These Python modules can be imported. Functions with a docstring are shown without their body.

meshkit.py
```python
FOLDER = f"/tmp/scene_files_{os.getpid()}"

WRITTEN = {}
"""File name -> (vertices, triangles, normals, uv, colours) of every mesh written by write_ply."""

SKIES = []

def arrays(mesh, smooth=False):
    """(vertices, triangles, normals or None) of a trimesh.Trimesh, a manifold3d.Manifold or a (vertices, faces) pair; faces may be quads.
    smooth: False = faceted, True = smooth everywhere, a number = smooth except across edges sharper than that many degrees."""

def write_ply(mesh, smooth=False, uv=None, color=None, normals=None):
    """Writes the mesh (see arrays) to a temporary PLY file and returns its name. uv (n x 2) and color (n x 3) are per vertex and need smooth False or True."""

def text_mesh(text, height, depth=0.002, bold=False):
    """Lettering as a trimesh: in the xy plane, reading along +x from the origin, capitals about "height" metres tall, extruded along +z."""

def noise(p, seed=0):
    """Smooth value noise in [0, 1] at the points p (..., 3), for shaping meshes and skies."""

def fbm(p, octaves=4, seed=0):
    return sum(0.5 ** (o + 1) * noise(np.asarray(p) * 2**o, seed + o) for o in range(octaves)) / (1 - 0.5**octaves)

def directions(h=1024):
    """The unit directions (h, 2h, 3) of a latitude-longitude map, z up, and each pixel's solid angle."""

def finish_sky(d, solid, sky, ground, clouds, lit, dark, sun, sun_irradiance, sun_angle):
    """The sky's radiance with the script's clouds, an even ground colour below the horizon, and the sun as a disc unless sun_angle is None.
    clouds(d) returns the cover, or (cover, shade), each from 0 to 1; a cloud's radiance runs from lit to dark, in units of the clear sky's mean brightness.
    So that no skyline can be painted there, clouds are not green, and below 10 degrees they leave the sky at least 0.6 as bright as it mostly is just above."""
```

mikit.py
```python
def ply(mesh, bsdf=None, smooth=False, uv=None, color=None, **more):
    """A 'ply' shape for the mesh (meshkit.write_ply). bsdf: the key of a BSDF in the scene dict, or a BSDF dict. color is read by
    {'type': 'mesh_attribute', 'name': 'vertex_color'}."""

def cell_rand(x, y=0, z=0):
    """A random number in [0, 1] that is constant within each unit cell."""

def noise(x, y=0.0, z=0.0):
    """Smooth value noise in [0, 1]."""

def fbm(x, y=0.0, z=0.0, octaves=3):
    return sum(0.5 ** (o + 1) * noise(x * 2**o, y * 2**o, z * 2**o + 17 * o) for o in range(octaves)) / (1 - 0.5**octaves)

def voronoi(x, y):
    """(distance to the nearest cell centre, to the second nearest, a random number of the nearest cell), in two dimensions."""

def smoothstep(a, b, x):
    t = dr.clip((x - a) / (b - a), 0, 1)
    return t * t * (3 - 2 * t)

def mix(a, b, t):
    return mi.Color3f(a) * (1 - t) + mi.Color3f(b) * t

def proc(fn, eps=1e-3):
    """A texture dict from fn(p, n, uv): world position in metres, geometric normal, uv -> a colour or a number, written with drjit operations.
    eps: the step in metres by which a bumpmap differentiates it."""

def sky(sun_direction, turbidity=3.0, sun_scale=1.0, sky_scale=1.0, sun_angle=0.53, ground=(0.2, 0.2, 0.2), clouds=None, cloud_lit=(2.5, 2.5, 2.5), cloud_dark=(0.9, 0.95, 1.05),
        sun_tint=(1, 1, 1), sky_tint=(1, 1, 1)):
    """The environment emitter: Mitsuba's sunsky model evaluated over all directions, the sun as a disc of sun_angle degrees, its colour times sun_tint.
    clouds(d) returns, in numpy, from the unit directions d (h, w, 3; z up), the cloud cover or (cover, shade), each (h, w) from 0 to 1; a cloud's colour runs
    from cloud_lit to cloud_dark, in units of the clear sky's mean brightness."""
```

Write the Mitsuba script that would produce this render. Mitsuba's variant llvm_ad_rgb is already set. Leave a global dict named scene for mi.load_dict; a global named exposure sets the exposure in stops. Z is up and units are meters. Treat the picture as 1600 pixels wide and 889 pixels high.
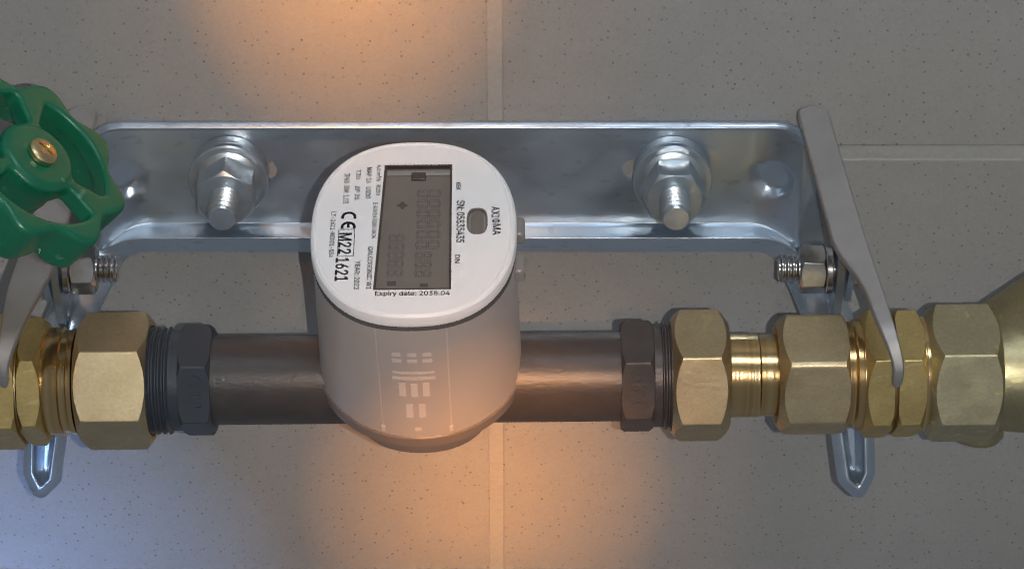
import math, random
import numpy as np, trimesh, mitsuba as mi, drjit as dr
import manifold3d as m3
import shapely, shapely.geometry as sg
from scipy.spatial import Delaunay
from scipy.interpolate import CubicSpline, interp1d
import mikit, meshkit
from mikit import proc, noise, fbm, voronoi, smoothstep, mix, cell_rand

random.seed(7); np.random.seed(7)
T = mi.ScalarTransform4f
scene, labels = {}, {}
MM = 0.001

# ------------------------------------------------------------------ camera, lamps, exposure (lengths in mm until scaled)
E = math.radians(30.0)
V_D = np.array([0, math.cos(E), -math.sin(E)])          # looking direction
V_U = np.array([0, math.sin(E), math.cos(E)])           # up in the picture
CAM = -780.0 * V_D + 29.0 * V_U
scene['camera'] = {'type': 'perspective', 'fov': 2 * math.degrees(math.atan(800 / 3900)), 'fov_axis': 'x',
                   'near_clip': 0.02, 'far_clip': 20.0,
                   'to_world': T().look_at(origin=(CAM * MM).tolist(), target=((CAM + 500 * V_D) * MM).tolist(), up=V_U.tolist())}
exposure = 0.0


def rgb(r, g=None, b=None):
    return {'type': 'rgb', 'value': [r, r if g is None else g, r if b is None else b]}


scene['room_light'] = {'type': 'constant', 'radiance': rgb(0.135, 0.148, 0.170)}
scene['phone_flash'] = {'type': 'point', 'position': ((CAM + np.array([28.0, 0, 0]) - 6 * V_U) * MM).tolist(), 'intensity': rgb(0.70, 0.68, 0.65)}


def spot(key, at, to, color, power, cut, beam=1.0):
    scene[key] = {'type': 'spot', 'to_world': T().look_at(origin=[v * MM for v in at], target=[v * MM for v in to], up=[1, 0, 0.01]),
                  'intensity': rgb(*[c * power for c in color]), 'cutoff_angle': cut, 'beam_width': beam}


WARM, BLUE = (1.0, 0.375, 0.06), (0.30, 0.47, 1.0)
spot('added_warm_spot_top', (-60, -480, 640), (-52, 70, 130), WARM, 4.6, 4.6)  # added spots, no fixture there: orange glow on the wall above the bracket
spot('added_warm_spot_top_wide', (-60, -480, 640), (-46, 70, 124), WARM, 0.8, 7.4)
spot('added_warm_spot_low', (40, -640, 360), (-7, 40, -72), WARM, 3.1, 4.6)  # added spots beside the camera: orange glow on wall and meter foot
spot('added_warm_spot_low_wide', (40, -640, 360), (-10, 40, -66), WARM, 0.75, 7.2)
spot('added_cool_spot_corner', (-260, -560, 120), (-190, 70, -142), BLUE, 1.9, 9.5)  # added bluish spot, no fixture there: tints the lower corner

# ------------------------------------------------------------------ materials


def two(b):
    return {'type': 'twosided', 'bsdf': b}


def bump(b, fn, scale, eps=2e-4):
    return {'type': 'bumpmap', 'scale': scale, 'tex': {**proc(fn, eps)}, 'bsdf': b}


def K(p, f):
    return p.x * f, p.y * f, p.z * f


def tile_col(p, n, uv):
    d, _, w = voronoi(p.x * 270 + 31, p.z * 270 + 7)
    d2, _, w2 = voronoi(p.x * 520 + 3, p.z * 520 + 57)
    wob = 0.05 * (noise(p.x * 2600, p.z * 2600) - 0.5)
    s = dr.select(w > 0.42, 1 - smoothstep(0.03 + 0.04 * w, 0.09 + 0.06 * w, d + wob), 0) * (0.14 + 0.44 * cell_rand(w * 9999.0))
    s2 = dr.select(w2 > 0.8, 1 - smoothstep(0.06, 0.2, d2 + wob), 0) * 0.15
    base = mix((0.315, 0.308, 0.293), (0.350, 0.343, 0.328), fbm(p.x * 22, p.z * 22, p.y * 10) * 0.7 + 0.3 * noise(p.x * 140, p.z * 140))
    base = base * (0.96 + 0.08 * noise(p.x * 1500, p.z * 1500))
    base = base * (0.975 + 0.05 * cell_rand(dr.floor((p.x + 0.0055) / 0.6) + 3, dr.floor((p.z - 0.043) / 0.6) + 5))
    return mix(base, (0.075, 0.065, 0.058), dr.clip(dr.maximum(s, s2), 0, 1))


def tile_bump(p, n, uv):
    return fbm(p.x * 500, p.z * 500) + 0.6 * noise(p.x * 2200, p.z * 2200)


scene['tile_glaze'] = two(bump({'type': 'principled', 'base_color': proc(tile_col), 'roughness': 0.5, 'specular': 0.35}, tile_bump, 2e-5))
scene['grout'] = two(bump({'type': 'principled', 'base_color': proc(lambda p, n, uv: mix((0.33, 0.325, 0.305), (0.40, 0.395, 0.372), fbm(*K(p, 900)))), 'roughness': 0.9},
                          lambda p, n, uv: fbm(*K(p, 900)), 3e-4))


def zinc_col(p, n, uv):
    f = fbm(p.x * 45 + 3, p.y * 45, p.z * 70)
    sp = smoothstep(0.66, 0.8, fbm(p.x * 230, p.y * 100, p.z * 420 + 9))
    c = mix((0.40, 0.48, 0.56), (0.58, 0.655, 0.735), f)
    return mix(c, (0.25, 0.26, 0.29), sp * 0.28)


def zinc_rough(p, n, uv):
    return 0.25 + 0.20 * smoothstep(0.3, 0.75, fbm(p.x * 55, p.y * 80, p.z * 75 + 4))


scene['galvanised'] = two(bump({'type': 'principled', 'metallic': 0.86, 'base_color': proc(zinc_col), 'roughness': proc(zinc_rough)},
                               lambda p, n, uv: fbm(p.x * 90, p.y * 90, p.z * 110), 1.6e-4))
scene['zinc_bolt'] = two({'type': 'principled', 'metallic': 0.9, 'base_color': proc(lambda p, n, uv: mix((0.50, 0.58, 0.63), (0.68, 0.74, 0.78), fbm(*K(p, 300)))), 'roughness': 0.31})
scene['bright_steel'] = two({'type': 'principled', 'metallic': 1.0, 'base_color': proc(lambda p, n, uv: mix((0.45, 0.44, 0.42), (0.72, 0.71, 0.70), fbm(*K(p, 350)))), 'roughness': 0.2})
scene['strap_steel'] = two(bump({'type': 'principled', 'metallic': 0.75, 'base_color': proc(lambda p, n, uv: mix((0.355, 0.338, 0.322), (0.43, 0.41, 0.39), fbm(*K(p, 150)))),
                                 'roughness': proc(lambda p, n, uv: 0.42 + 0.15 * fbm(*K(p, 220)))}, lambda p, n, uv: fbm(*K(p, 700)), 2.5e-5))


def brass_cast(dark, light, scuff=0.0):
    def col(p, n, uv):
        c = mix(dark, light, fbm(p.x * 130, p.y * 130, p.z * 130, 4)) * (0.92 + 0.16 * noise(*K(p, 1500)))
        mark = smoothstep(0.66, 0.74, fbm(p.x * 210 + p.z * 160, p.y * 60 + 5, p.z * 420 - p.x * 90)) * smoothstep(0.45, 0.6, noise(p.x * 95, p.y * 95 + 2, p.z * 95))
        return mix(c, (0.85, 0.72, 0.36), mark * scuff)
    return two(bump({'type': 'principled', 'metallic': 1.0, 'base_color': proc(col),
                     'roughness': proc(lambda p, n, uv: 0.35 + 0.16 * fbm(p.x * 120 + 5, p.y * 120, p.z * 120))},
                    lambda p, n, uv: 0.7 * fbm(p.x * 900, p.y * 900, p.z * 900) + 0.9 * fbm(p.x * 130, p.y * 130, p.z * 130), 7e-5))


scene['brass_nut'] = brass_cast((0.56, 0.43, 0.235), (0.72, 0.595, 0.375), 0.3)
scene['brass_pale'] = brass_cast((0.52, 0.46, 0.27), (0.66, 0.59, 0.38), 0.8)
scene['brass_olive'] = brass_cast((0.40, 0.345, 0.19), (0.52, 0.46, 0.27), 0.5)
scene['brass_yellow'] = brass_cast((0.58, 0.43, 0.17), (0.74, 0.57, 0.25), 0.5)
scene['brass_turned'] = two(bump({'type': 'principled', 'metallic': 1.0,
                                  'base_color': proc(lambda p, n, uv: mix((0.58, 0.38, 0.16), (0.74, 0.54, 0.27), noise(p.x * 1500, 3))),
                                  'roughness': 0.2}, lambda p, n, uv: noise(p.x * 2600, 1.5) + 0.5 * noise(p.x * 700, 8.5), 4e-5))


def green_col(p, n, uv):
    c = mix((0.003, 0.115, 0.056), (0.006, 0.150, 0.074), fbm(*K(p, 90)))
    worn = smoothstep(0.70, 0.78, fbm(p.x * 420, p.y * 420, p.z * 420, 3)) * smoothstep(0.5, 0.7, noise(*K(p, 75)))
    return mix(c, (0.10, 0.27, 0.18), worn * 0.7)


scene['green_paint'] = two({'type': 'principled', 'base_color': proc(green_col), 'roughness': 0.33, 'specular': 0.5, 'clearcoat': 0.35, 'clearcoat_gloss': 0.9})
scene['black_plastic'] = two(bump({'type': 'principled', 'base_color': proc(lambda p, n, uv: mix((0.040, 0.034, 0.033), (0.062, 0.053, 0.050), fbm(*K(p, 200)))), 'roughness': 0.42, 'specular': 0.6},
                                  lambda p, n, uv: fbm(*K(p, 1100)), 1.2e-4))
scene['slate_plastic'] = two(bump({'type': 'principled', 'base_color': rgb(0.040, 0.047, 0.058), 'roughness': 0.45, 'specular': 0.5}, lambda p, n, uv: fbm(*K(p, 1100)), 5e-5))
scene['white_plastic'] = two({'type': 'principled', 'base_color': rgb(0.90, 0.90, 0.905), 'roughness': 0.42, 'specular': 0.4})
scene['housing_plastic'] = two({'type': 'principled', 'base_color': proc(lambda p, n, uv: mix((0.41, 0.375, 0.35), (0.455, 0.42, 0.395), fbm(*K(p, 40)))), 'roughness': 0.36, 'specular': 0.5,
                                'clearcoat': 0.25, 'clearcoat_gloss': 0.7})
scene['housing_dark'] = two({'type': 'principled', 'base_color': rgb(0.17, 0.148, 0.136), 'roughness': 0.35, 'specular': 0.5})
scene['cap_shade_tone'] = two({'type': 'principled', 'base_color': rgb(0.11, 0.108, 0.098), 'roughness': 0.5})  # dark tone standing for the shade inside the housing below the cap
scene['pale_insert'] = two({'type': 'principled', 'base_color': rgb(0.60, 0.555, 0.525), 'roughness': 0.4})
scene['rib_plastic'] = two({'type': 'principled', 'base_color': rgb(0.52, 0.48, 0.45), 'roughness': 0.3, 'specular': 0.6})
scene['clear_plastic'] = two({'type': 'principled', 'base_color': rgb(0.25, 0.24, 0.235), 'roughness': 0.25, 'specular': 0.6})
scene['display_glass'] = two({'type': 'principled', 'base_color': proc(lambda p, n, uv: mix((0.158, 0.140, 0.122), (0.176, 0.158, 0.138), fbm(*K(p, 60)))), 'roughness': 0.3, 'specular': 0.5, 'clearcoat': 0.8, 'clearcoat_gloss': 0.97})
scene['display_segment_ink'] = two({'type': 'principled', 'base_color': rgb(0.080, 0.070, 0.065), 'roughness': 0.4})
scene['bezel_plastic'] = two({'type': 'principled', 'base_color': rgb(0.055, 0.045, 0.042), 'roughness': 0.3, 'specular': 0.6})
scene['pane_glass'] = {'type': 'thindielectric', 'int_ior': 1.45}
scene['print_ink'] = two({'type': 'diffuse', 'reflectance': rgb(0.012, 0.011, 0.014)})
scene['screw_brass'] = two({'type': 'principled', 'metallic': 1.0, 'base_color': rgb(0.68, 0.54, 0.29), 'roughness': 0.36})

# ------------------------------------------------------------------ mesh helpers (millimetres)


def tm(m):
    if isinstance(m, m3.Manifold):
        k = m.to_mesh()
        return trimesh.Trimesh(np.array(k.vert_properties[:, :3], float), np.array(k.tri_verts, int), process=False)
    return m.copy()


def add(key, mesh, mat, parent=None, smooth=32, M=None):
    name = key if parent is None else parent + '__' + key
    base, i = name, 0
    while name in scene:
        i += 1
        name = f'{base}_{i:03d}'
    t = tm(mesh)
    if M is not None:
        t.apply_transform(M)
    t.apply_scale(MM)
    scene[name] = mikit.ply(t, mat, smooth=smooth)
    return name


def tag(key, label, category=None, group=None, kind=None):
    labels[key] = {'label': label}
    if category: labels[key]['category'] = category
    if group: labels[key]['group'] = group
    if kind: labels[key]['kind'] = kind


def lathe(profile, seg=96):
    """Closed profile [(a, r)...] turned about the +x axis; a along x."""
    pts = [(max(r, 0.0), a) for a, r in profile]
    area = sum(pts[i][0] * pts[(i + 1) % len(pts)][1] - pts[(i + 1) % len(pts)][0] * pts[i][1] for i in range(len(pts)))
    if area < 0: pts = pts[::-1]
    m = m3.CrossSection([pts]).revolve(seg)
    return m.transform(np.array([[0, 0, 1, 0], [1, 0, 0, 0], [0, 1, 0, 0]], float))


def tube(x0, x1, r, bevel=0.4, bore=0.0):
    prof = [(x0, r - bevel), (x0 + bevel, r), (x1 - bevel, r), (x1, r - bevel), (x1, bore), (x0, bore)]
    return lathe(prof)


def thread(x0, x1, r, pitch, depth, bore=0.0, first=0.0):
    prof, x = [(x0, bore), (x0, r - depth)], x0 + first
    while x + pitch <= x1 + 1e-6:
        prof += [(x + 0.08 * pitch, r - depth), (x + 0.40 * pitch, r), (x + 0.58 * pitch, r), (x + 0.92 * pitch, r - depth)]
        x += pitch
    return lathe(prof + [(x1, r - depth), (x1, bore)])


def hexagon(x0, x1, R, alpha, cham0=1.6, cham1=1.6, bore=0.0, rnd=0.7, steep=0.5):
    """Hex nut along x. R = corner radius, alpha = degrees above the horizontal, towards the viewer, of one corner."""
    cs = m3.CrossSection([[(R * math.cos(math.radians(60 * k)), R * math.sin(math.radians(60 * k))) for k in range(6)]])
    cs = cs.offset(-rnd, m3.JoinType.Miter).offset(rnd, m3.JoinType.Round, circular_segments=32)
    # cross-section plane: first axis -> towards the viewer (-y), second -> z
    a = math.radians(alpha)
    body = cs.rotate(alpha).extrude(x1 - x0).transform(np.array([[0, 0, 1, x0], [-1, 0, 0, 0], [0, 1, 0, 0]], float))
    if body.volume() < 0: raise ValueError('inside out')
    af = R * math.cos(math.pi / 6)
    cone = lathe([(x0, bore), (x0, R - cham0 / steep * 0.62 - 0.2), (x0 + cham0, R + 0.02), (x1 - cham1, R + 0.02), (x1, R - cham1 / steep * 0.62 - 0.2), (x1, bore)], 128)
    return body ^ cone


def frame(o, ex, ey, ez):
    M = np.eye(4)
    M[:3, 0], M[:3, 1], M[:3, 2], M[:3, 3] = ex, ey, ez, o
    return M


def axis_frame(o, d):
    """The frame that lays +x along d at o."""
    d = np.asarray(d, float) / np.linalg.norm(d)
    b = np.cross([1.0, 0, 0], d)
    if np.linalg.norm(b) < 0.2: b = np.cross([0, 0, 1.0], d)
    b /= np.linalg.norm(b)
    return frame(o, d, b, np.cross(d, b))


def rounded_box(lo, hi, r=1.0):
    s = m3.Manifold.sphere(r, 12)
    lo, hi = np.array(lo, float) + r, np.array(hi, float) - r
    return m3.Manifold.batch_hull([s.translate([[lo, hi][i][0], [lo, hi][j][1], [lo, hi][k][2]]) for i in (0, 1) for j in (0, 1) for k in (0, 1)])


def loft(rings, cap=True):
    """rings: list of (n, 3) arrays of equal length -> closed mesh, outward if rings run counter-clockwise about the way they go."""
    n = len(rings[0])
    v = np.vstack(list(rings) + [rings[0].mean(0)[None], rings[-1].mean(0)[None]])
    f = []
    for k in range(len(rings) - 1):
        i = np.arange(n); j = (i + 1) % n
        a, b, c, d = k * n + i, k * n + j, (k + 1) * n + j, (k + 1) * n + i
        f += [np.stack([a, b, c], 1), np.stack([a, c, d], 1)]
    i = np.arange(n); j = (i + 1) % n
    f += [np.stack([np.full(n, len(v) - 2), j, i], 1), np.stack([np.full(n, len(v) - 1), (len(rings) - 1) * n + i, (len(rings) - 1) * n + j], 1)]
    return trimesh.Trimesh(v, np.vstack(f), process=False)


def to_man(t):
    return m3.Manifold(m3.Mesh(np.asarray(t.vertices, np.float32), np.asarray(t.faces, np.uint32)))


# ------------------------------------------------------------------ an added area light, unseen, far above, to lift the white face and metal
lamp = trimesh.creation.box(extents=[640, 300, 30])
scene['added_overhead_light'] = {**mikit.ply(lamp.apply_translation([150, -520, 1720]).apply_scale(MM), {'type': 'diffuse', 'reflectance': rgb(0.7)}), 'emitter': {'type': 'area', 'radiance': rgb(6.6, 7.2, 8.0)}}
labels['added_overhead_light'] = {'label': 'added flat white light panel, unseen, high above the water meter', 'category': 'lamp'}

# ------------------------------------------------------------------ the tiled wall
WALL = 70.0
JX, JZ, JW = -5.5, 43.0, 4.5
tag('wall', 'grey speckled ceramic tile wall with pale grout joints behind the pipework', kind='structure')
add('grout_bed', trimesh.creation.box(bounds=[[-640, WALL + 0.45, -420], [640, WALL + 12, 500]]), 'grout', 'wall', smooth=False)


def tile_mesh(x0, x1, z0, z1):
    b = 0.7
    y0, y1 = WALL, WALL + 8
    pts = [(x, y0, z) for x in (x0 + b, x1 - b) for z in (z0 + b, z1 - b)] + [(x, y0 + 0.25, z) for x in (x0 + 0.2, x1 - 0.2) for z in (z0 + 0.2, z1 - 0.2)]
    pts += [(x, y, z) for x in (x0, x1) for z in (z0, z1) for y in (y0 + 0.8, y1)]
    return m3.Manifold.hull_points(np.array(pts, float))


for xa, xb in ((-600, JX - JW / 2), (JX + JW / 2, 600)):
    for za, zb in ((-380, JZ - JW / 2), (JZ + JW / 2, 460)):
        add('tile', tile_mesh(xa, xb, za, zb), 'tile_glaze', 'wall', smooth=False)

# ------------------------------------------------------------------ the galvanised meter bracket: one pressed sheet, bent
XB = -20.5                                              # the bracket's middle
way = np.array([(68.2, 59.5), (68.2, 48), (68.2, 36), (68.2, 24), (68.0, 14.5), (66.2, 7.5), (60.5, 2.4), (51, -0.8), (41, -5), (33, -12.5), (27.5, -23), (22.5, -36), (17, -50), (13, -61), (10, -72)], float)
arc0 = np.r_[0, np.cumsum(np.linalg.norm(np.diff(way, axis=0), axis=1))]
spl = CubicSpline(arc0, way)
fine = np.linspace(0, arc0[-1], 600)
arc = np.r_[0, np.cumsum(np.linalg.norm(np.diff(spl(fine), axis=0), axis=1))]
S2T = interp1d(arc, fine, fill_value='extrapolate')
S0 = 2.0                                                # s = 0 lies at z = 57.5


def sheet(x, s, d):
    t = S2T(s + S0)
    p, g = spl(t), spl(t, 1)
    g = g / np.linalg.norm(g, axis=1, keepdims=True)
    n = np.stack([g[:, 1], -g[:, 0]], 1)
    q = p + n * d[:, None]
    return np.stack([XB + x, q[:, 0], q[:, 1]], 1)


half = [(0, 0), (106, 0), (110, 0.5), (113.6, 2.2), (116.2, 5), (117.6, 8.6), (118.2, 13), (120.5, 28), (124.5, 48), (130, 70), (135, 92), (138.2, 112), (139, 128), (134.5, 138), (127, 131), (124, 112), (119, 92), (114.2, 74), (110.5, 60), (108.5, 50), (0, 50)]
outline = sg.Polygon(half + [(-x, s) for x, s in reversed(half)]).buffer(0)
outline = outline.buffer(-3).buffer(3).buffer(8).buffer(-8).buffer(0.01)
holes = [sg.LineString([(k * 73, 20.1), (k * 60.5, 20.1)]).buffer(3.9) for k in (-1, 1)]
plate = outline
for h_ in holes: plate = plate.difference(h_)


def sstep(a, b, x):
    t = np.clip((x - a) / (b - a), 0, 1)
    return t * t * (3 - 2 * t)


def lip(d, s):
    low = sstep(22, 42, s)
    tail = sstep(70, 105, s)
    ridge = 1.5 + 6.6 * low - 4.6 * tail
    drop = 1.6 + 2.2 * low - 1.6 * tail
    out = 7.2 - drop * np.clip(1 - d / ridge, 0, 1) ** 1.6
    inn = 7.2 * (1 - sstep(0, 3.2 - 1.2 * low, d - ridge))
    return np.where(d < ridge, out, inn)


def ring_pts(poly, off, step):
    g = poly.buffer(-off)
    out = []
    for q in getattr(g, 'geoms', [g]):
        if q.is_empty: continue
        for r in [q.exterior, *q.interiors]:
            L = r.length
            out += [r.interpolate(t).coords[0] for t in np.arange(0, L, step)]
    return out


pts = []
for off in np.arange(0, 11.6, 0.55):
    pts += ring_pts(outline, off, 1.0)
for h_ in holes:
    pts += ring_pts(h_, 0.0, 0.7)
gx, gy = np.meshgrid(np.arange(-136, 137, 1.9), np.arange(8, 138, 1.9))
inner = outline.buffer(-11.8)
for x, s in zip(gx.ravel(), gy.ravel()):
    q = sg.Point(x, s)
    if inner.contains(q) and all(h_.distance(q) > 0.8 for h_ in holes): pts.append((x, s))
pts = np.unique(np.round(np.array(pts), 3), axis=0)
tri = Delaunay(pts).simplices
cen = pts[tri].mean(1)
keep = shapely.contains_xy(plate.buffer(0.03), cen[:, 0], cen[:, 1])
tri = tri[keep]
a2 = np.cross(pts[tri[:, 1]] - pts[tri[:, 0]], pts[tri[:, 2]] - pts[tri[:, 0]])
tri = tri[np.abs(a2) > 1e-3]; a2 = a2[np.abs(a2) > 1e-3]
tri[a2 < 0] = tri[a2 < 0][:, [0, 2, 1]]
bd = shapely.distance(shapely.points(pts), outline.exterior)
ax = np.abs(pts[:, 0])
hgt = lip(bd, pts[:, 1])
end = np.clip((ax - 98) / 17, 0, 1) * np.clip((60 - pts[:, 1]) / 16, 0, 1)
hgt = np.maximum(hgt, 6.8 * end ** 1.8)
rr = np.hypot(ax - 106.5, pts[:, 1] - 22)
hgt = hgt - 2.4 * (1 - sstep(4.6, 6.6, rr)) * (0.55 + 0.45 * np.clip((pts[:, 1] - 22) / 6, -1, 1))     # the pressed dimple at each end
hgt = hgt + 0.5 * np.exp(-((ax - 60) / 5) ** 2 - ((pts[:, 1] - 36) / 3) ** 2)
n_p = len(pts)
front, back = sheet(pts[:, 0], pts[:, 1], hgt), sheet(pts[:, 0], pts[:, 1], hgt - 1.6)
e = np.sort(np.vstack([tri[:, [0, 1]], tri[:, [1, 2]], tri[:, [2, 0]]]), axis=1)
ue, cnt = np.unique(e, axis=0, return_counts=True)
single = {tuple(x) for x in ue[cnt == 1]}
side = []
for a, b, c in tri:
    for p, q in ((a, b), (b, c), (c, a)):
        if (min(p, q), max(p, q)) in single: side += [(p, p + n_p, q), (q, p + n_p, q + n_p)]
faces = np.vstack([tri[:, [0, 2, 1]], tri + n_p, np.array(side)])
plate_mesh = trimesh.Trimesh(np.vstack([front, back]), faces, process=False)
if (np.cross(front[tri[0, 2]] - front[tri[0, 0]], front[tri[0, 1]] - front[tri[0, 0]]) @ np.array([0, -1, 0])) < 0:
    plate_mesh.invert()
tag('meter_bracket', 'galvanised pressed steel bracket with two arms, bolted to the speckled tiles', 'bracket')
add('back_plate', plate_mesh, 'galvanised', 'meter_bracket', smooth=40)


def yz_plate(poly, x0, x1, r=0.4):
    """A plate standing in the y-z plane from x0 to x1; poly in (y, z)."""
    cs = m3.CrossSection([list(sg.polygon.orient(sg.Polygon(poly).buffer(-1.2).buffer(1.2)).exterior.coords)[:-1]])
    return cs.extrude(abs(x1 - x0)).transform(np.array([[0, 0, 1, min(x0, x1)], [1, 0, 0, 0], [0, 1, 0, 0]], float))


LUG = [(27, 27), (45, 30), (50, 22), (50, 2), (37, -5), (31, 1)]
for k in (1, -1):
    a, b = sorted((XB + k * 124.0, XB + k * 126.4))
    add('lug', yz_plate(LUG, a, b), 'galvanised', 'meter_bracket', smooth=30)

# ------------------------------------------------------------------ the two flat steel clamp straps
strap_way = np.array([(58.5, 64.6), (44, 58.0), (26, 49.9), (8, 41.4), (-5, 35.2), (-14, 31), (-19.8, 27.8), (-24.0, 22.5), (-25.8, 17.5), (-25.4, 13.2)], float)
sa = np.r_[0, np.cumsum(np.linalg.norm(np.diff(strap_way, axis=0), axis=1))]
strap_l = np.array([111.4, 113.6, 116.4, 119.4, 127.2, 129.4, 131.2, 134.0, 135.4, 134.6])
strap_r = np.array([121.2, 123.6, 126.6, 129.9, 132.8, 134.6, 135.8, 137.6, 138.4, 137.2])


strap_l2 = np.array([111.4, 113.6, 116.0, 117.6, 121.5, 125.3, 127.0, 129.5, 131.0, 130.6])   # the other strap is a little broader and less splayed
strap_r2 = np.array([121.2, 123.6, 126.6, 129.9, 132.4, 133.0, 132.8, 133.4, 134.2, 133.4])


def strap_mesh(k):
    strap_a, strap_b = (strap_l, strap_r) if k > 0 else (strap_l2, strap_r2)
    tt = np.linspace(0, sa[-1], 90)
    cy, cz = (interp1d(sa, strap_way[:, i], kind='quadratic')(tt) for i in (0, 1))
    le, ri = np.interp(tt, sa, strap_a), np.interp(tt, sa, strap_b)
    le, ri = [np.convolve(np.pad(v, 3, 'edge'), np.ones(7) / 7, 'valid') for v in (le, ri)]
    w0 = np.clip(tt / 3.0, 0, 1); ease = np.sqrt(np.clip(1 - (1 - w0) ** 2, 0, 1)) * 0.72 + 0.28
    mid = (le + ri) / 2; hw = (ri - le) / 2 * ease
    w1 = np.clip((sa[-1] - tt) / 2.0, 0, 1); hw *= 0.45 + 0.55 * np.sqrt(np.clip(1 - (1 - w1) ** 2, 0, 1))
    g = np.stack([np.gradient(cy), np.gradient(cz)], 1); g /= np.linalg.norm(g, axis=1, keepdims=True)
    nn = np.stack([g[:, 1], -g[:, 0]], 1)
    nn *= np.where(nn[:, 1:] + -nn[:, :1] < 0, -1, 1)
    th, b = 1.25, 0.45
    sec = [(-1, th - b), (-1, -th), (1, -th), (1, th - b), (0, th)]
    rings = []
    for i in range(len(tt)):
        pr = []
        for sx, d in [(-1, -th), (1, -th), (1, th - b), (1.0, th), (-1.0, th), (-1, th - b)]:
            x = mid[i] + sx * (hw[i] - (b if d == th else 0))
            pr.append((XB + k * x, cy[i] + nn[i, 0] * d, cz[i] + nn[i, 1] * d))
        rings.append(np.array(pr))
    t = loft(rings)
    if t.volume < 0: t.invert()
    return t


for k, words in ((1, 'flat grey steel clamp strap hooked over the pair of thin brass locknuts'), (-1, 'flat grey steel clamp strap partly hidden behind the green handwheel')):
    key = 'clamp_strap' if k == 1 else 'clamp_strap_001'
    tag(key, words, 'clamp')
    add('strap_bar', strap_mesh(k), 'strap_steel', key, smooth=35)
    a, b = sorted((XB + k * 127.6, XB + k * 129.6))
    add('lug', yz_plate([(20, 42), (28, 37), (34, 27), (38, 18), (38, 8), (33, 8), (27, 22)], a, b), 'galvanised', key, smooth=30)

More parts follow.
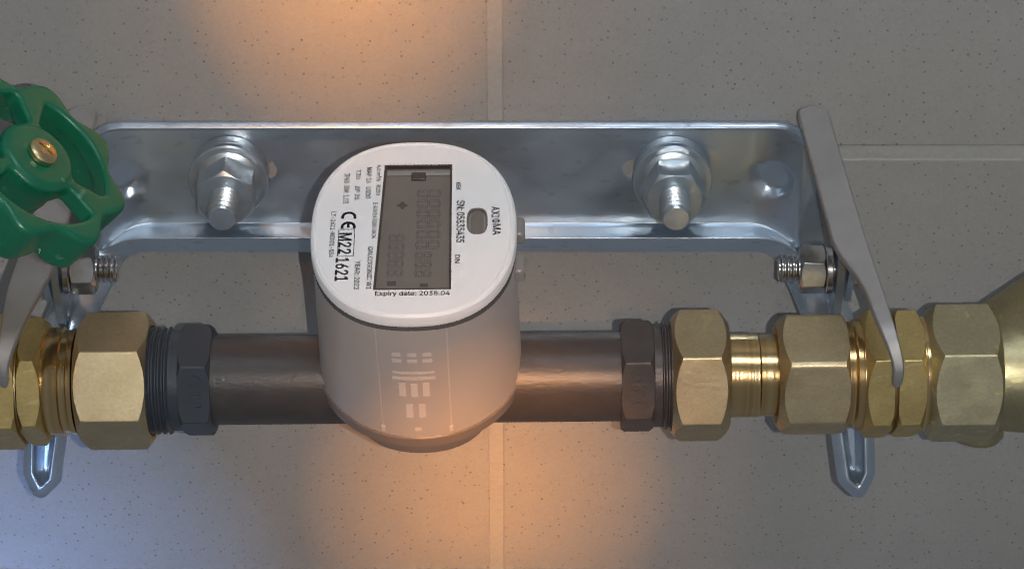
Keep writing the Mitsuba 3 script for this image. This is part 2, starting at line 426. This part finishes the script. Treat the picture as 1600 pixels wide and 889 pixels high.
# ------------------------------------------------------------------ bolts
for i, (k, hexrot, words) in enumerate(((-1, 30, 'zinc plated anchor bolt with nut and washers, between the green handwheel and the meter'),
                                        (1, 0, 'shiny zinc anchor bolt with nut and washers, between meter and the bare strap'))):
    key = 'anchor_bolt' if i == 0 else 'anchor_bolt_001'
    tag(key, words, 'bolt', 'anchor bolts holding the bracket')
    dx = 1.0 if k < 0 else 0.0
    M = axis_frame([XB + k * 73.0 + dx, 67.6, 37.4], [-0.012 * k, -1, 0.0])
    add('washer', lathe([(-0.8, 4.5), (-0.8, 12.2), (0.0, 12.8), (4.3, 12.8), (4.8, 12.3), (4.8, 4.5)]), 'zinc_bolt', key, M=M)
    add('washer', lathe([(4.85, 4.5), (4.85, 12.5), (5.3, 13.0), (7.3, 13.0), (7.8, 12.5), (7.8, 4.5)]), 'zinc_bolt', key, M=M)
    nut = hexagon(9.0, 20.5, 10.3, 90 + hexrot, 0.5, 1.1) + lathe([(7.85, 0), (7.85, 10.6), (8.4, 11.0), (9.1, 9.6), (9.4, 8.0), (9.4, 0)])
    add('hex_nut', nut, 'zinc_bolt', key, M=M)
    add('threaded_stud', thread(19.2, 31.4, 4.95, 2.4, 1.3) + lathe([(31.0, 0), (31.0, 4.1), (31.6, 4.4), (32.4, 4.4), (33.0, 3.9), (33.0, 0)]), 'zinc_bolt', key, M=M)

for i, (k, words) in enumerate(((1, 'small bright hex nut and bolt clamping the bracket arm above the brass coupling nut'),
                                (-1, 'small bright hex nut and bolt clamping the bracket arm just below the green handwheel'))):
    key = 'clamp_bolt' if i == 0 else 'clamp_bolt_001'
    tag(key, words, 'bolt', 'bolts of the two clamps')
    M = axis_frame([XB + k * 131.0, 36.5, 18.0], [-k, 0.02, -0.01])
    add('bolt_head', hexagon(-1.6, 1.2, 6.4, 20, 1.0, 0.3), 'bright_steel', key, M=M)
    add('washer', lathe([(7.6, 4), (7.6, 7.6), (8.0, 8.0), (9.6, 8.0), (10.0, 7.6), (10.0, 4)]), 'bright_steel', key, M=M)
    add('hex_nut', hexagon(10.1, 18.2, 8.2, 76 if k > 0 else 56, 0.9, 1.2), 'bright_steel', key, M=M)
    add('threaded_shank', thread(1.8, 24.8, 4.5, 1.75, 0.9), 'bright_steel', key, M=M)

# ------------------------------------------------------------------ pipework along x (tilted a little, as in the photograph)
ang = math.radians(0.62)
PIPE = np.eye(4); PIPE[0, 0] = PIPE[2, 2] = math.cos(ang); PIPE[0, 2] = -math.sin(ang); PIPE[2, 0] = math.sin(ang)

# union nuts either side of the meter
tag('union_nut', 'large cast brass union nut on the meter thread nearest the green handwheel', 'nut')
un = hexagon(-134.4, -112.2, 21.7, 56.6, 2.6, 2.2, rnd=0.9)
un = un - lathe([(-136, 0), (-136, 16.6), (-132.5, 16.2), (-132.5, 0)]) - lathe([(-113.5, 0), (-113.5, 16.9), (-111, 17.9), (-111, 0)])
add('nut_body', un, 'brass_nut', 'union_nut', M=PIPE)
tag('union_nut_001', 'large cast brass union nut on the meter thread beside the polished brass tailpiece', 'nut')
un = hexagon(49.4, 67.4, 21.4, 46.5, 3.0, 3.6, rnd=0.9)
un = un - lathe([(47, 0), (47, 17.6), (51, 16.9), (51, 0)])
add('nut_body', un, 'brass_nut', 'union_nut_001', M=PIPE)
stamp = meshkit.text_mesh('22', 2.6, 0.5)

# tailpieces
tag('tailpiece', 'stepped brass tailpiece joining the union nut to the hidden stop valve', 'pipe fitting')
add('tube', lathe([(-145, 6), (-145, 16.6), (-142.8, 17.0), (-139.6, 17.0), (-139.2, 16.1), (-137.2, 16.1), (-136.8, 16.6), (-135.4, 16.6), (-135.1, 15.4), (-131, 15.4), (-131, 6)]), 'brass_turned', 'tailpiece', M=PIPE)
tag('tailpiece_001', 'polished brass tailpiece tube between two matt brass nuts', 'pipe fitting')
add('tube', lathe([(60, 8), (60, 15.5), (66, 15.5), (67.4, 13.1), (76.5, 13.1), (77.0, 12.75), (86, 12.75), (88, 12.75), (88, 8)]), 'brass_turned', 'tailpiece_001', M=PIPE)

# coupling nut and adapter with the two locknuts
tag('coupling_nut', 'matt brass coupling nut between the polished tailpiece and the thin locknuts', 'nut')
cn = hexagon(82.2, 103.6, 20.2, 41, 3.4, 1.8, rnd=2.2)
cn = cn - lathe([(81, 0), (81, 15.4), (84.5, 14.2), (84.5, 0)])
add('nut_body', cn, 'brass_nut', 'coupling_nut', M=PIPE)
tag('threaded_adapter', 'copper coloured threaded brass adapter inside the two thin locknuts', 'pipe fitting')
add('tube', lathe([(98, 8), (98, 16.4), (105.6, 16.4), (106.4, 17.2), (108.8, 17.2), (109.2, 15.6), (126.2, 15.6), (126.6, 17.8), (129.0, 17.8), (129.3, 15.5), (136, 15.5), (136, 8)]), 'brass_turned', 'threaded_adapter', M=PIPE)
tag('locknut', 'thin yellow brass locknut beside the coupling nut, clamp strap passing its edge', 'nut', 'thin brass locknuts')
add('nut_body', hexagon(108.4, 117.0, 21.2, 43, 2.6, 1.2, bore=0, rnd=0.6), 'brass_yellow', 'locknut', M=PIPE)
tag('locknut_001', 'thin yellow brass locknut under the hooked strap end, next to the valve hex', 'nut', 'thin brass locknuts')
add('nut_body', hexagon(118.4, 126.8, 21.0, 43, 1.2, 2.0, bore=0, rnd=0.6), 'brass_yellow', 'locknut_001', M=PIPE)
tag('locknut_002', 'thin brass locknut under the strap below the green handwheel', 'nut', 'thin brass locknuts')
add('nut_body', hexagon(-151.6, -144.6, 20.6, 50, 1.6, 1.8, bore=0, rnd=0.6), 'brass_yellow', 'locknut_002', M=PIPE)

# angled valve body at the far end
tag('angled_valve', 'pale cast brass valve body with a large hex end and an oblique neck', 'valve')
add('hex_end', hexagon(128.2, 150.4, 22.4, 46, 3.6, 3.0, rnd=0.9), 'brass_pale', 'angled_valve', M=PIPE)
nd = np.array([0.80, 0.03, 0.55]); nd /= np.linalg.norm(nd)
vb = lathe([(148, 0), (148, 17.5), (152, 18.0), (166, 19.5), (240, 19.5), (240, 0)])
neck = tm(lathe([(-3, 0), (-3, 19.5), (-1, 20.8), (40, 23.0), (62, 24), (62, 0)])); neck.apply_transform(axis_frame([158, 8, -1.5], nd))
lugm = tm(lathe([(0, 0), (0, 7.4), (19.4, 7.4), (21.0, 6.2), (21.0, 0)])); lugm.apply_transform(axis_frame([147.5, 4, -5], [0.05, -0.1, -1]))
add('body', vb + to_man(neck) + to_man(lugm), 'brass_olive', 'angled_valve', M=PIPE)

# ------------------------------------------------------------------ stop valve with its green handwheel
ru = np.array([1.0, 0, 0])
WT, WA = math.radians(52), math.radians(47)             # the wheel faces up and to the side, half away from the viewer
HUB = np.array([-132.6, -37.0, 96.4])
lv = CAM - HUB; lv /= np.linalg.norm(lv)
lr = np.cross(V_U, lv); lr /= np.linalg.norm(lr)
lu = np.cross(lv, lr)
AX = math.cos(WT) * lv + math.sin(WT) * (math.cos(WA) * lr + math.sin(WA) * lu)
WM = math.sin(WA) * lr - math.cos(WA) * lu
AX /= np.linalg.norm(AX)
# the spindle starts on the pipe axis and ends at the wheel's hub
FOOT = HUB - AX * ((HUB[2] + 2.0) / AX[2])
MW = frame(HUB, WM, np.cross(AX, WM), AX)
tag('stop_valve', 'brass stop valve with a lobed green handwheel fixed by a brass screw', 'valve')
vx = FOOT[0]
add('body', lathe([(vx - 60, 0), (vx - 60, 19), (vx - 20, 21), (vx + 20, 21), (-170, 17.5), (-152, 17.5), (-152, 0)]), 'brass_nut', 'stop_valve', M=PIPE)
add('hex_end', hexagon(-168.0, -152.3, 21.8, 50, 2.6, 1.4, rnd=0.9), 'brass_yellow', 'stop_valve', M=PIPE)
bl = float(np.linalg.norm(HUB - FOOT))
add('bonnet', lathe([(0, 0), (0, 17), (bl * 0.42, 16), (bl * 0.45, 13), (bl * 0.62, 12), (bl * 0.64, 9.5), (bl * 0.78, 9.0), (bl * 0.79, 0)]), 'brass_yellow', 'stop_valve', M=axis_frame(FOOT, AX))
add('spindle', lathe([(bl * 0.7, 0), (bl * 0.7, 4.5), (bl - 9, 4.5), (bl - 9, 0)]), 'brass_turned', 'stop_valve', M=axis_frame(FOOT, AX))
RW = 29.6
PH0 = math.radians(23.0)


def smax(a, b, k):
    h = max(k - abs(a - b), 0.0) / k
    return max(a, b) + h * h * k * 0.25


def wheel_sdf(x, y, z):
    # z = 0 is the front of the rim; the wheel reaches back to z = -14
    r = math.hypot(x, y); a = math.atan2(y, x)
    ro = RW - 2.2 + 2.2 * math.cos(8 * (a - PH0))
    skirt = ro - r + min(0.0, (z + 6) * 0.06)
    disc = smax(-skirt, abs(z + 7.5) - 7.5, 2.2)                   # full disc, 15 thick, rounded edge
    # three kidney windows cut right through
    u = (a - math.radians(66) + math.pi / 3) % (2 * math.pi / 3) - math.pi / 3
    arcd = max(abs(u) - math.radians(43), 0.0) * r
    win = max(abs(r - 0.575 * RW) - 0.115 * RW, 0.0)
    inside = math.hypot(arcd, win) - 1.8
    d = smax(disc, -inside, 1.6)
    # hollow under the web
    hol = smax(abs(r - 0.58 * RW) - 0.24 * RW, z + 6.0, 1.2)
    d = smax(d, -hol, 1.0)
    hub = smax(r - 0.345 * RW, abs(z + 5.6) - 6.4, 0.9)
    k = 1.2
    h = max(k - abs(d - hub), 0.0) / k
    return -(min(d, hub) - h * h * k * 0.25)


wheel = m3.Manifold.level_set(wheel_sdf, [-33, -33, -17.5, 33, 33, 4], 0.75)
add('handwheel', wheel, 'green_paint', 'stop_valve', smooth=50, M=MW)
scr = lathe([(1.2, 0), (1.2, 4.3), (2.6, 4.3), (3.3, 3.6), (3.7, 2.0), (3.7, 0)]) - m3.Manifold.cube([1.2, 5, 0.9], True).translate([3.5, 0, 0]) - m3.Manifold.cube([1.2, 0.9, 5], True).translate([3.5, 0, 0])
add('screw', scr, 'screw_brass', 'stop_valve__handwheel', M=MW @ np.array([[0, 0, 1, 0], [0, 1, 0, 0], [-1, 0, 0, 0], [0, 0, 0, 1.0]]) @ np.diag([-1, 1, -1, 1.0]))

# ------------------------------------------------------------------ the water meter
tag('water_meter', 'ultrasonic water meter with round white face, grey display and black pipe ends', 'water meter')
W = 'water_meter'
PHI = math.radians(72)
A3 = np.array([0, -math.cos(PHI), math.sin(PHI)]); F3 = np.array([0, -math.sin(PHI), -math.cos(PHI)])
XM = -28.1
MF = PIPE @ frame(np.array([XM, 0, 0]) + 3.1 * A3, [1, 0, 0], -F3, A3)
PRINT_Y = -1.64                                            # the print and the display sit a little low on the cap          # local: x right, y away from the viewer up the face, z along the meter's axis


def super_ring(a, b, n, h, N=144):
    t = np.arange(N) / N * 2 * math.pi
    c, s = np.cos(t), np.sin(t)
    return np.stack([a * np.sign(c) * np.abs(c) ** (2 / n), b * np.sign(s) * np.abs(s) ** (2 / n), np.full(N, h)], 1)


def half_b(h): return 30.4 + (33.6 - 30.4) * (h - 6) / 55
def half_a(h): return 31.2 + (29.7 - 31.2) * (h - 6) / 55
def pw(h): return 2.0 + 0.35 * (h - 6) / 55


add('flow_pipe', tube(-93.5, 36, 14.0, 0.3), 'black_plastic', W, M=PIPE)
for x0, x1, txt, sgn in ((-102.6, -92.8, 'G1"', 1), (33.8, 43.8, '190', -1)):
    c = add('hex_collar', hexagon(x0, x1, 18.2, 45.0, 1.3, 1.3, rnd=0.8), 'slate_plastic' if sgn > 0 else 'black_plastic', W, M=PIPE)
    t = meshkit.text_mesh(txt, 4.6, 0.5)
    c0 = t.bounds.mean(0); t.apply_translation([-c0[0], -c0[1], 0])
    a = math.radians(15.0); nrm = np.array([0, -math.cos(a), math.sin(a)]); dn = np.array([0, -math.sin(a), -math.cos(a)])
    o = np.array([(x0 + x1) / 2, 0, 0]) + nrm * (18.2 * math.cos(math.pi / 6) - 0.12) + dn * -1.0
    M = frame(o, dn, [1, 0, 0], nrm) if sgn > 0 else frame(o, -dn, [-1, 0, 0], nrm)
    add('raised_lettering', t, 'slate_plastic' if sgn > 0 else 'black_plastic', c, smooth=False, M=PIPE @ M)
add('threaded_end', thread(-115.5, -104.6, 16.8, 1.95, 1.1, first=0.2) + tube(-105.0, -102.4, 15.6, 0.3), 'slate_plastic', W, M=PIPE)
add('threaded_end', thread(46.6, 52.5, 16.8, 1.75, 1.0, first=0.1) + tube(43.6, 46.7, 15.9, 0.4), 'black_plastic', W, M=PIPE)

body_rings = [super_ring(half_a(h), half_b(h), pw(h), h) for h in np.linspace(5.5, 60.6, 14)]
add('housing', loft(body_rings), 'housing_plastic', W, smooth=40, M=MF)
add('base_ring', loft([super_ring(30.6, 29.8, 2.0, 0.6), super_ring(31.6, 30.8, 2.0, 1.4), super_ring(31.9, 31.1, 2.0, 4.9), super_ring(31.5, 30.7, 2.0, 5.6), super_ring(30.8, 30.0, 2.0, 5.9)]), 'housing_dark', W, smooth=40, M=MF)
add('underbody', loft([super_ring(19, 19, 2.2, -16), super_ring(22, 21, 2.2, -14), super_ring(27, 24, 2.2, 1.0)]), 'housing_dark', W, smooth=40, M=MF)
add('cap_shade_band', loft([super_ring(29.95, 33.7, 2.35, 58.2), super_ring(29.95, 33.8, 2.35, 60.9)]), 'cap_shade_tone', W, smooth=40, M=MF)  # shadow inside the housing, modelled as a dark band under the cap


def front_at(X, h, out=0.0):
    a, b, n = half_a(h), half_b(h), pw(h)
    return -(b * (1 - min(abs(X) / a, 1) ** n) ** (1 / n)) - out


def wall_strip(x0, x1, h0, h1, out, k=6):
    """A thin raised piece that follows the front of the housing."""
    hs = np.linspace(h0, h1, k); xs = np.linspace(x0, x1, 4)
    top = np.array([(x, front_at(x, h, out), h) for h in hs for x in xs]); bot = np.array([(x, front_at(x, h, -0.6), h) for h in hs for x in xs])
    v = np.vstack([top, bot]); n = len(top); f = []
    for i in range(k - 1):
        for j in range(3):
            a, b, c, d = i * 4 + j, i * 4 + j + 1, i * 4 + j + 5, i * 4 + j + 4
            f += [(a, b, c), (a, c, d), (a + n, c + n, b + n), (a + n, d + n, c + n)]
    rim = [i for i in range(4)] + [i * 4 + 3 for i in range(1, k)] + [(k - 1) * 4 + j for j in (2, 1, 0)] + [i * 4 for i in range(k - 2, 0, -1)]
    for p, q in zip(rim, rim[1:] + rim[:1]): f += [(p, p + n, q), (q, p + n, q + n)]
    t = trimesh.Trimesh(v, f, process=False)
    if t.volume < 0: t.invert()
    return t


for x in (-10.6, 9.9):
    add('rib', wall_strip(x - 0.22, x + 0.22, 9.5, 58, 0.3, 10), 'rib_plastic', W + '__housing', smooth=False, M=MF)
    add('rib', wall_strip(x - 0.5, x + 0.5, 7.2, 9.6, 0.5, 3), 'pale_insert', W + '__housing', smooth=False, M=MF)
for x in (-5.0, -0.5, 3.9):
    add('contact', wall_strip(x - 1.45, x + 1.45, 43.0, 44.4, 0.18, 3), 'pale_insert', W + '__housing', smooth=False, M=MF)
    add('contact', wall_strip(x - 1.3, x + 1.3, 45.8, 47.4, 0.1, 3), 'pale_insert', W + '__housing', smooth=False, M=MF)
add('contact_bar', wall_strip(-6.6, 6.0, 34.6, 35.9, 0.2, 3), 'pale_insert', W + '__housing', smooth=False, M=MF)
add('contact_bar', wall_strip(-6.4, 5.8, 37.4, 38.4, 0.12, 3), 'pale_insert', W + '__housing', smooth=False, M=MF)
for x, h0, h1 in ((-3.9, 26.5, 33), (-0.4, 26.2, 32.7), (3.1, 26.5, 33), (-2.2, 15.8, 22.4), (1.6, 15.8, 22.4)):
    add('slot', wall_strip(x - 1.0, x + 1.0, h0, h1, 0.15, 3), 'pale_insert', W + '__housing', smooth=False, M=MF)
add('slot', wall_strip(-1.0, 1.0, 9.0, 10.6, 0.15, 3), 'pale_insert', W + '__housing', smooth=False, M=MF)
for y, L in ((10.5, 7.5), (-4.5, 7.5)):
    lp = rounded_box([29.0, y - L / 2, 50], [32.6, y + L / 2, 55], 1.2)
    lp = lp - m3.Manifold.cube([8, 2.2, 2.2], True).translate([33.4, y, 52.5])
    add('seal_lug', lp, 'clear_plastic', W, M=MF)

# the white cap, its display and its print
cap = to_man(loft([super_ring(30.0, 35.3, 2.35, 60.7), super_ring(30.25, 35.55, 2.35, 61.3), super_ring(30.2, 35.5, 2.35, 63.6), super_ring(29.9, 35.2, 2.35, 64.5), super_ring(29.2, 34.5, 2.35, 65.1),
                   super_ring(28.6, 33.9, 2.35, 65.15), super_ring(28.3, 33.6, 2.35, 64.9)])).translate([0, 1.0, 0])
ZF = 64.9
lcd = m3.CrossSection([[(-11.1, -22.2), (11.3, -22.2), (11.0, 28.0), (-9.2, 28.0)]])
well = lcd.extrude(4).translate([0, 0, 62.9])
eye_c = (18.6, 4.6)


def oval(cx, cy, a, b, n=2.8, N=48):
    return m3.CrossSection([[tuple(q) for q in (super_ring(a, b, n, 0, N)[:, :2] + [cx, cy])]])


eye_well = oval(*eye_c, 3.1, 5.4).extrude(4).translate([0, 0, 63.3])
cap = cap - well.translate([0, PRINT_Y, 0]) - eye_well.translate([0, PRINT_Y, 0])
MT = np.eye(4); MT[1, 3] = PRINT_Y
MP = MF @ MT
capk = add('cap', cap, 'white_plastic', W, smooth=28, M=MF)
add('display', lcd.offset(-0.03).extrude(0.5).translate([0, 0, 62.95]), 'display_glass', W, smooth=False, M=MP)
D = W + '__display'
bez = (lcd.offset(-0.04) - lcd.offset(-0.62)).extrude(1.75).translate([0, 0, 63.1])
add('bezel', bez, 'bezel_plastic', D, smooth=False, M=MP)
add('reflector_bar', rounded_box([-8.6, 24.6, 63.3], [10.5, 26.4, 64.1], 0.3), 'clear_plastic', D, M=MP)
add('clip', rounded_box([-1.2, 22.6, 63.3], [3.2, 25.6, 64.2], 0.3), 'bezel_plastic', D, M=MP)


def digit(cx, cy, w, hgt, th=0.34):
    """An outlined segment figure eight lying on its side: its height runs along x, its width along y."""
    out = []
    def bar(x0, x1, y0, y1):
        o = sg.box(x0, y0, x1, y1)
        out.append(o.difference(o.buffer(-0.16)))
    hx, hy = hgt / 2, w / 2
    t = 0.85
    for sx in (-1, 1):
        for sy in (-1, 1):
            bar(*sorted((cx + sx * 0.2, cx + sx * (hx - 0.3))), *sorted((cy + sy * (hy - t), cy + sy * hy)))
    for x in (-hx, -t / 2, hx - t):
        bar(cx + x, cx + x + t, cy - hy + t * 1.15, cy + hy - t * 1.15)
    return trimesh.util.concatenate([trimesh.creation.extrude_polygon(g, 0.04, engine='earcut') for g in out])


for i in range(6):
    t = digit(4.2, 17.3 - i * 4.15, 3.3, 7.2); t.apply_translation([0, 0, 63.46]); add('digit', t, 'display_segment_ink', D, smooth=False, M=MP)
for i in range(3):
    t = digit(3.0, -7.6 - i * 3.6, 2.8, 5.0); t.apply_translation([0, 0, 63.46]); add('digit', t, 'display_segment_ink', D, smooth=False, M=MP)
for i in range(5):
    t = digit(-4.9 - i * 0.06, -0.6 - i * 3.4, 2.8, 5.0); t.apply_translation([0, 0, 63.46]); add('digit', t, 'display_segment_ink', D, smooth=False, M=MP)
add('symbol', trimesh.creation.extrude_polygon(sg.Point(-3.6, 12.5).buffer(1.1).union(sg.box(-5.2, 12.1, -2.0, 12.9)).union(sg.box(-4.0, 10.9, -3.2, 14.1)), 0.04, engine='earcut').apply_translation([0, 0, 63.46]), 'display_segment_ink', D, smooth=False, M=MP)
add('symbol', trimesh.creation.box(bounds=[[-7.2, -19.4, 63.46], [-4.6, -17.6, 63.5]]), 'display_segment_ink', D, smooth=False, M=MP)
add('symbol', trimesh.creation.box(bounds=[[2.2, -20.0, 63.46], [4.6, -18.6, 63.5]]), 'display_segment_ink', D, smooth=False, M=MP)
# optical window
add('optical_window', oval(*eye_c, 3.05, 5.35).extrude(0.5).translate([0, 0, 63.32]), 'clear_plastic', W, smooth=False, M=MP)
add('lens', (oval(*eye_c, 1.9, 4.9, 3.0)).extrude(0.5).translate([0, 0, 63.7]), 'display_glass', W + '__optical_window', smooth=False, M=MP)
ew = (oval(*eye_c, 3.08, 5.38) - oval(*eye_c, 2.55, 4.85)).extrude(1.3).translate([0, 0, 63.5])
add('rim', ew, 'housing_dark', W + '__optical_window', smooth=False, M=MP)


def face_xy(px, py):
    return (px - 646.5) / 5.335, -(py - 365) / 3.964


def printed(txt, box_px, upright=False, bold=True, h_mm=None):
    """One printed line fitted into its place on the face; unless upright it reads down the face."""
    x0, y0, x1, y1 = box_px
    (ax_, ay), (bx_, by) = face_xy(x0, y0), face_xy(x1, y1)
    if not upright:
        ax_, bx_ = ax_ - 0.07 * (bx_ - ax_), bx_ + 0.07 * (bx_ - ax_)
    t = meshkit.text_mesh(txt, 10.0, 1.0, bold)
    lo, hi = t.bounds
    v = (t.vertices - lo) / (hi - lo)
    if upright:
        t.vertices = np.stack([ax_ + v[:, 0] * (bx_ - ax_), by + v[:, 1] * (ay - by), ZF - 0.03 + v[:, 2] * 0.08], 1)
    else:
        t.vertices = np.stack([ax_ + v[:, 1] * (bx_ - ax_), ay + v[:, 0] * (by - ay), ZF - 0.03 + v[:, 2] * 0.08], 1)
    return add('lettering', t, 'print_ink', capk, smooth=False, M=MP)


printed('4,0 m³/h   R250', (584.5, 254, 592.5, 304))
printed('E 43V10 0000 0A06', (582.0, 316, 588.5, 373))
printed('QALCOSONIC W1', (577.0, 386, 584.5, 452))
printed('MAP 16   U0D0', (569.5, 258, 577, 309))
printed('YEAR: 2022', (558.5, 408, 566, 452))
printed('T30     ΔP 25', (552.5, 262, 559.5, 311))
printed('IP68  SW: 1.03', (534.5, 268, 542.5, 317))
printed('M22', (532.0, 364, 550.0, 397), bold=True)
printed('1621', (529.0, 403, 547.5, 439), bold=True)
printed('LT-1621-MI001-034', (517.0, 330, 524, 402))
printed('KEM', (712.5, 284, 719, 296))
printed('SN: 05835435', (714.0, 314, 725.5, 381))
printed('DN', (712.0, 400, 719, 413))
printed('AXI', (768.5, 324, 780, 342), bold=True)
printed('Φ', (769.5, 343.5, 781, 350.5), bold=True)
printed('MA', (770.5, 352, 782, 369.5), bold=True)
printed('Expiry date: 2038.04', (591, 455, 705, 463.5), upright=True)


def flat(poly, key):
    gs = getattr(poly, 'geoms', [poly])
    t = trimesh.util.concatenate([trimesh.creation.extrude_polygon(g, 0.06, engine='earcut') for g in gs])
    t.apply_translation([0, 0, ZF - 0.03]); add(key, t, 'print_ink', capk, smooth=False, M=MP)


# the CE mark, its two arcs lying on their side (open towards the foot of the face), and the frame round the year
(cx0, cy0), (cx1, cy1) = face_xy(532.5, 330), face_xy(556.5, 354)
cw = cx1 - cx0


def arc_mark(cy, mid):
    g = sg.Point(cx0 + cw / 2, cy).buffer(cw / 2, 32).difference(sg.Point(cx0 + cw / 2, cy).buffer(cw / 2 - 0.85, 32)).intersection(sg.box(-99, cy - 0.55, 99, 99))
    if mid: g = g.union(sg.box(cx0 + cw / 2 - 0.4, cy - 0.2, cx0 + cw / 2 + 0.4, cy + cw / 2 - 0.3))
    return g


flat(arc_mark(cy0 - cw / 2, False), 'conformity_mark')
flat(arc_mark(cy1 - 0.2, True), 'conformity_mark')
(qx0, qy0), (qx1, qy1) = face_xy(529.5, 358), face_xy(555.5, 401)
fr = sg.box(qx0, qy1, qx1, qy0)
flat(fr.difference(fr.buffer(-0.22)), 'printed_frame')
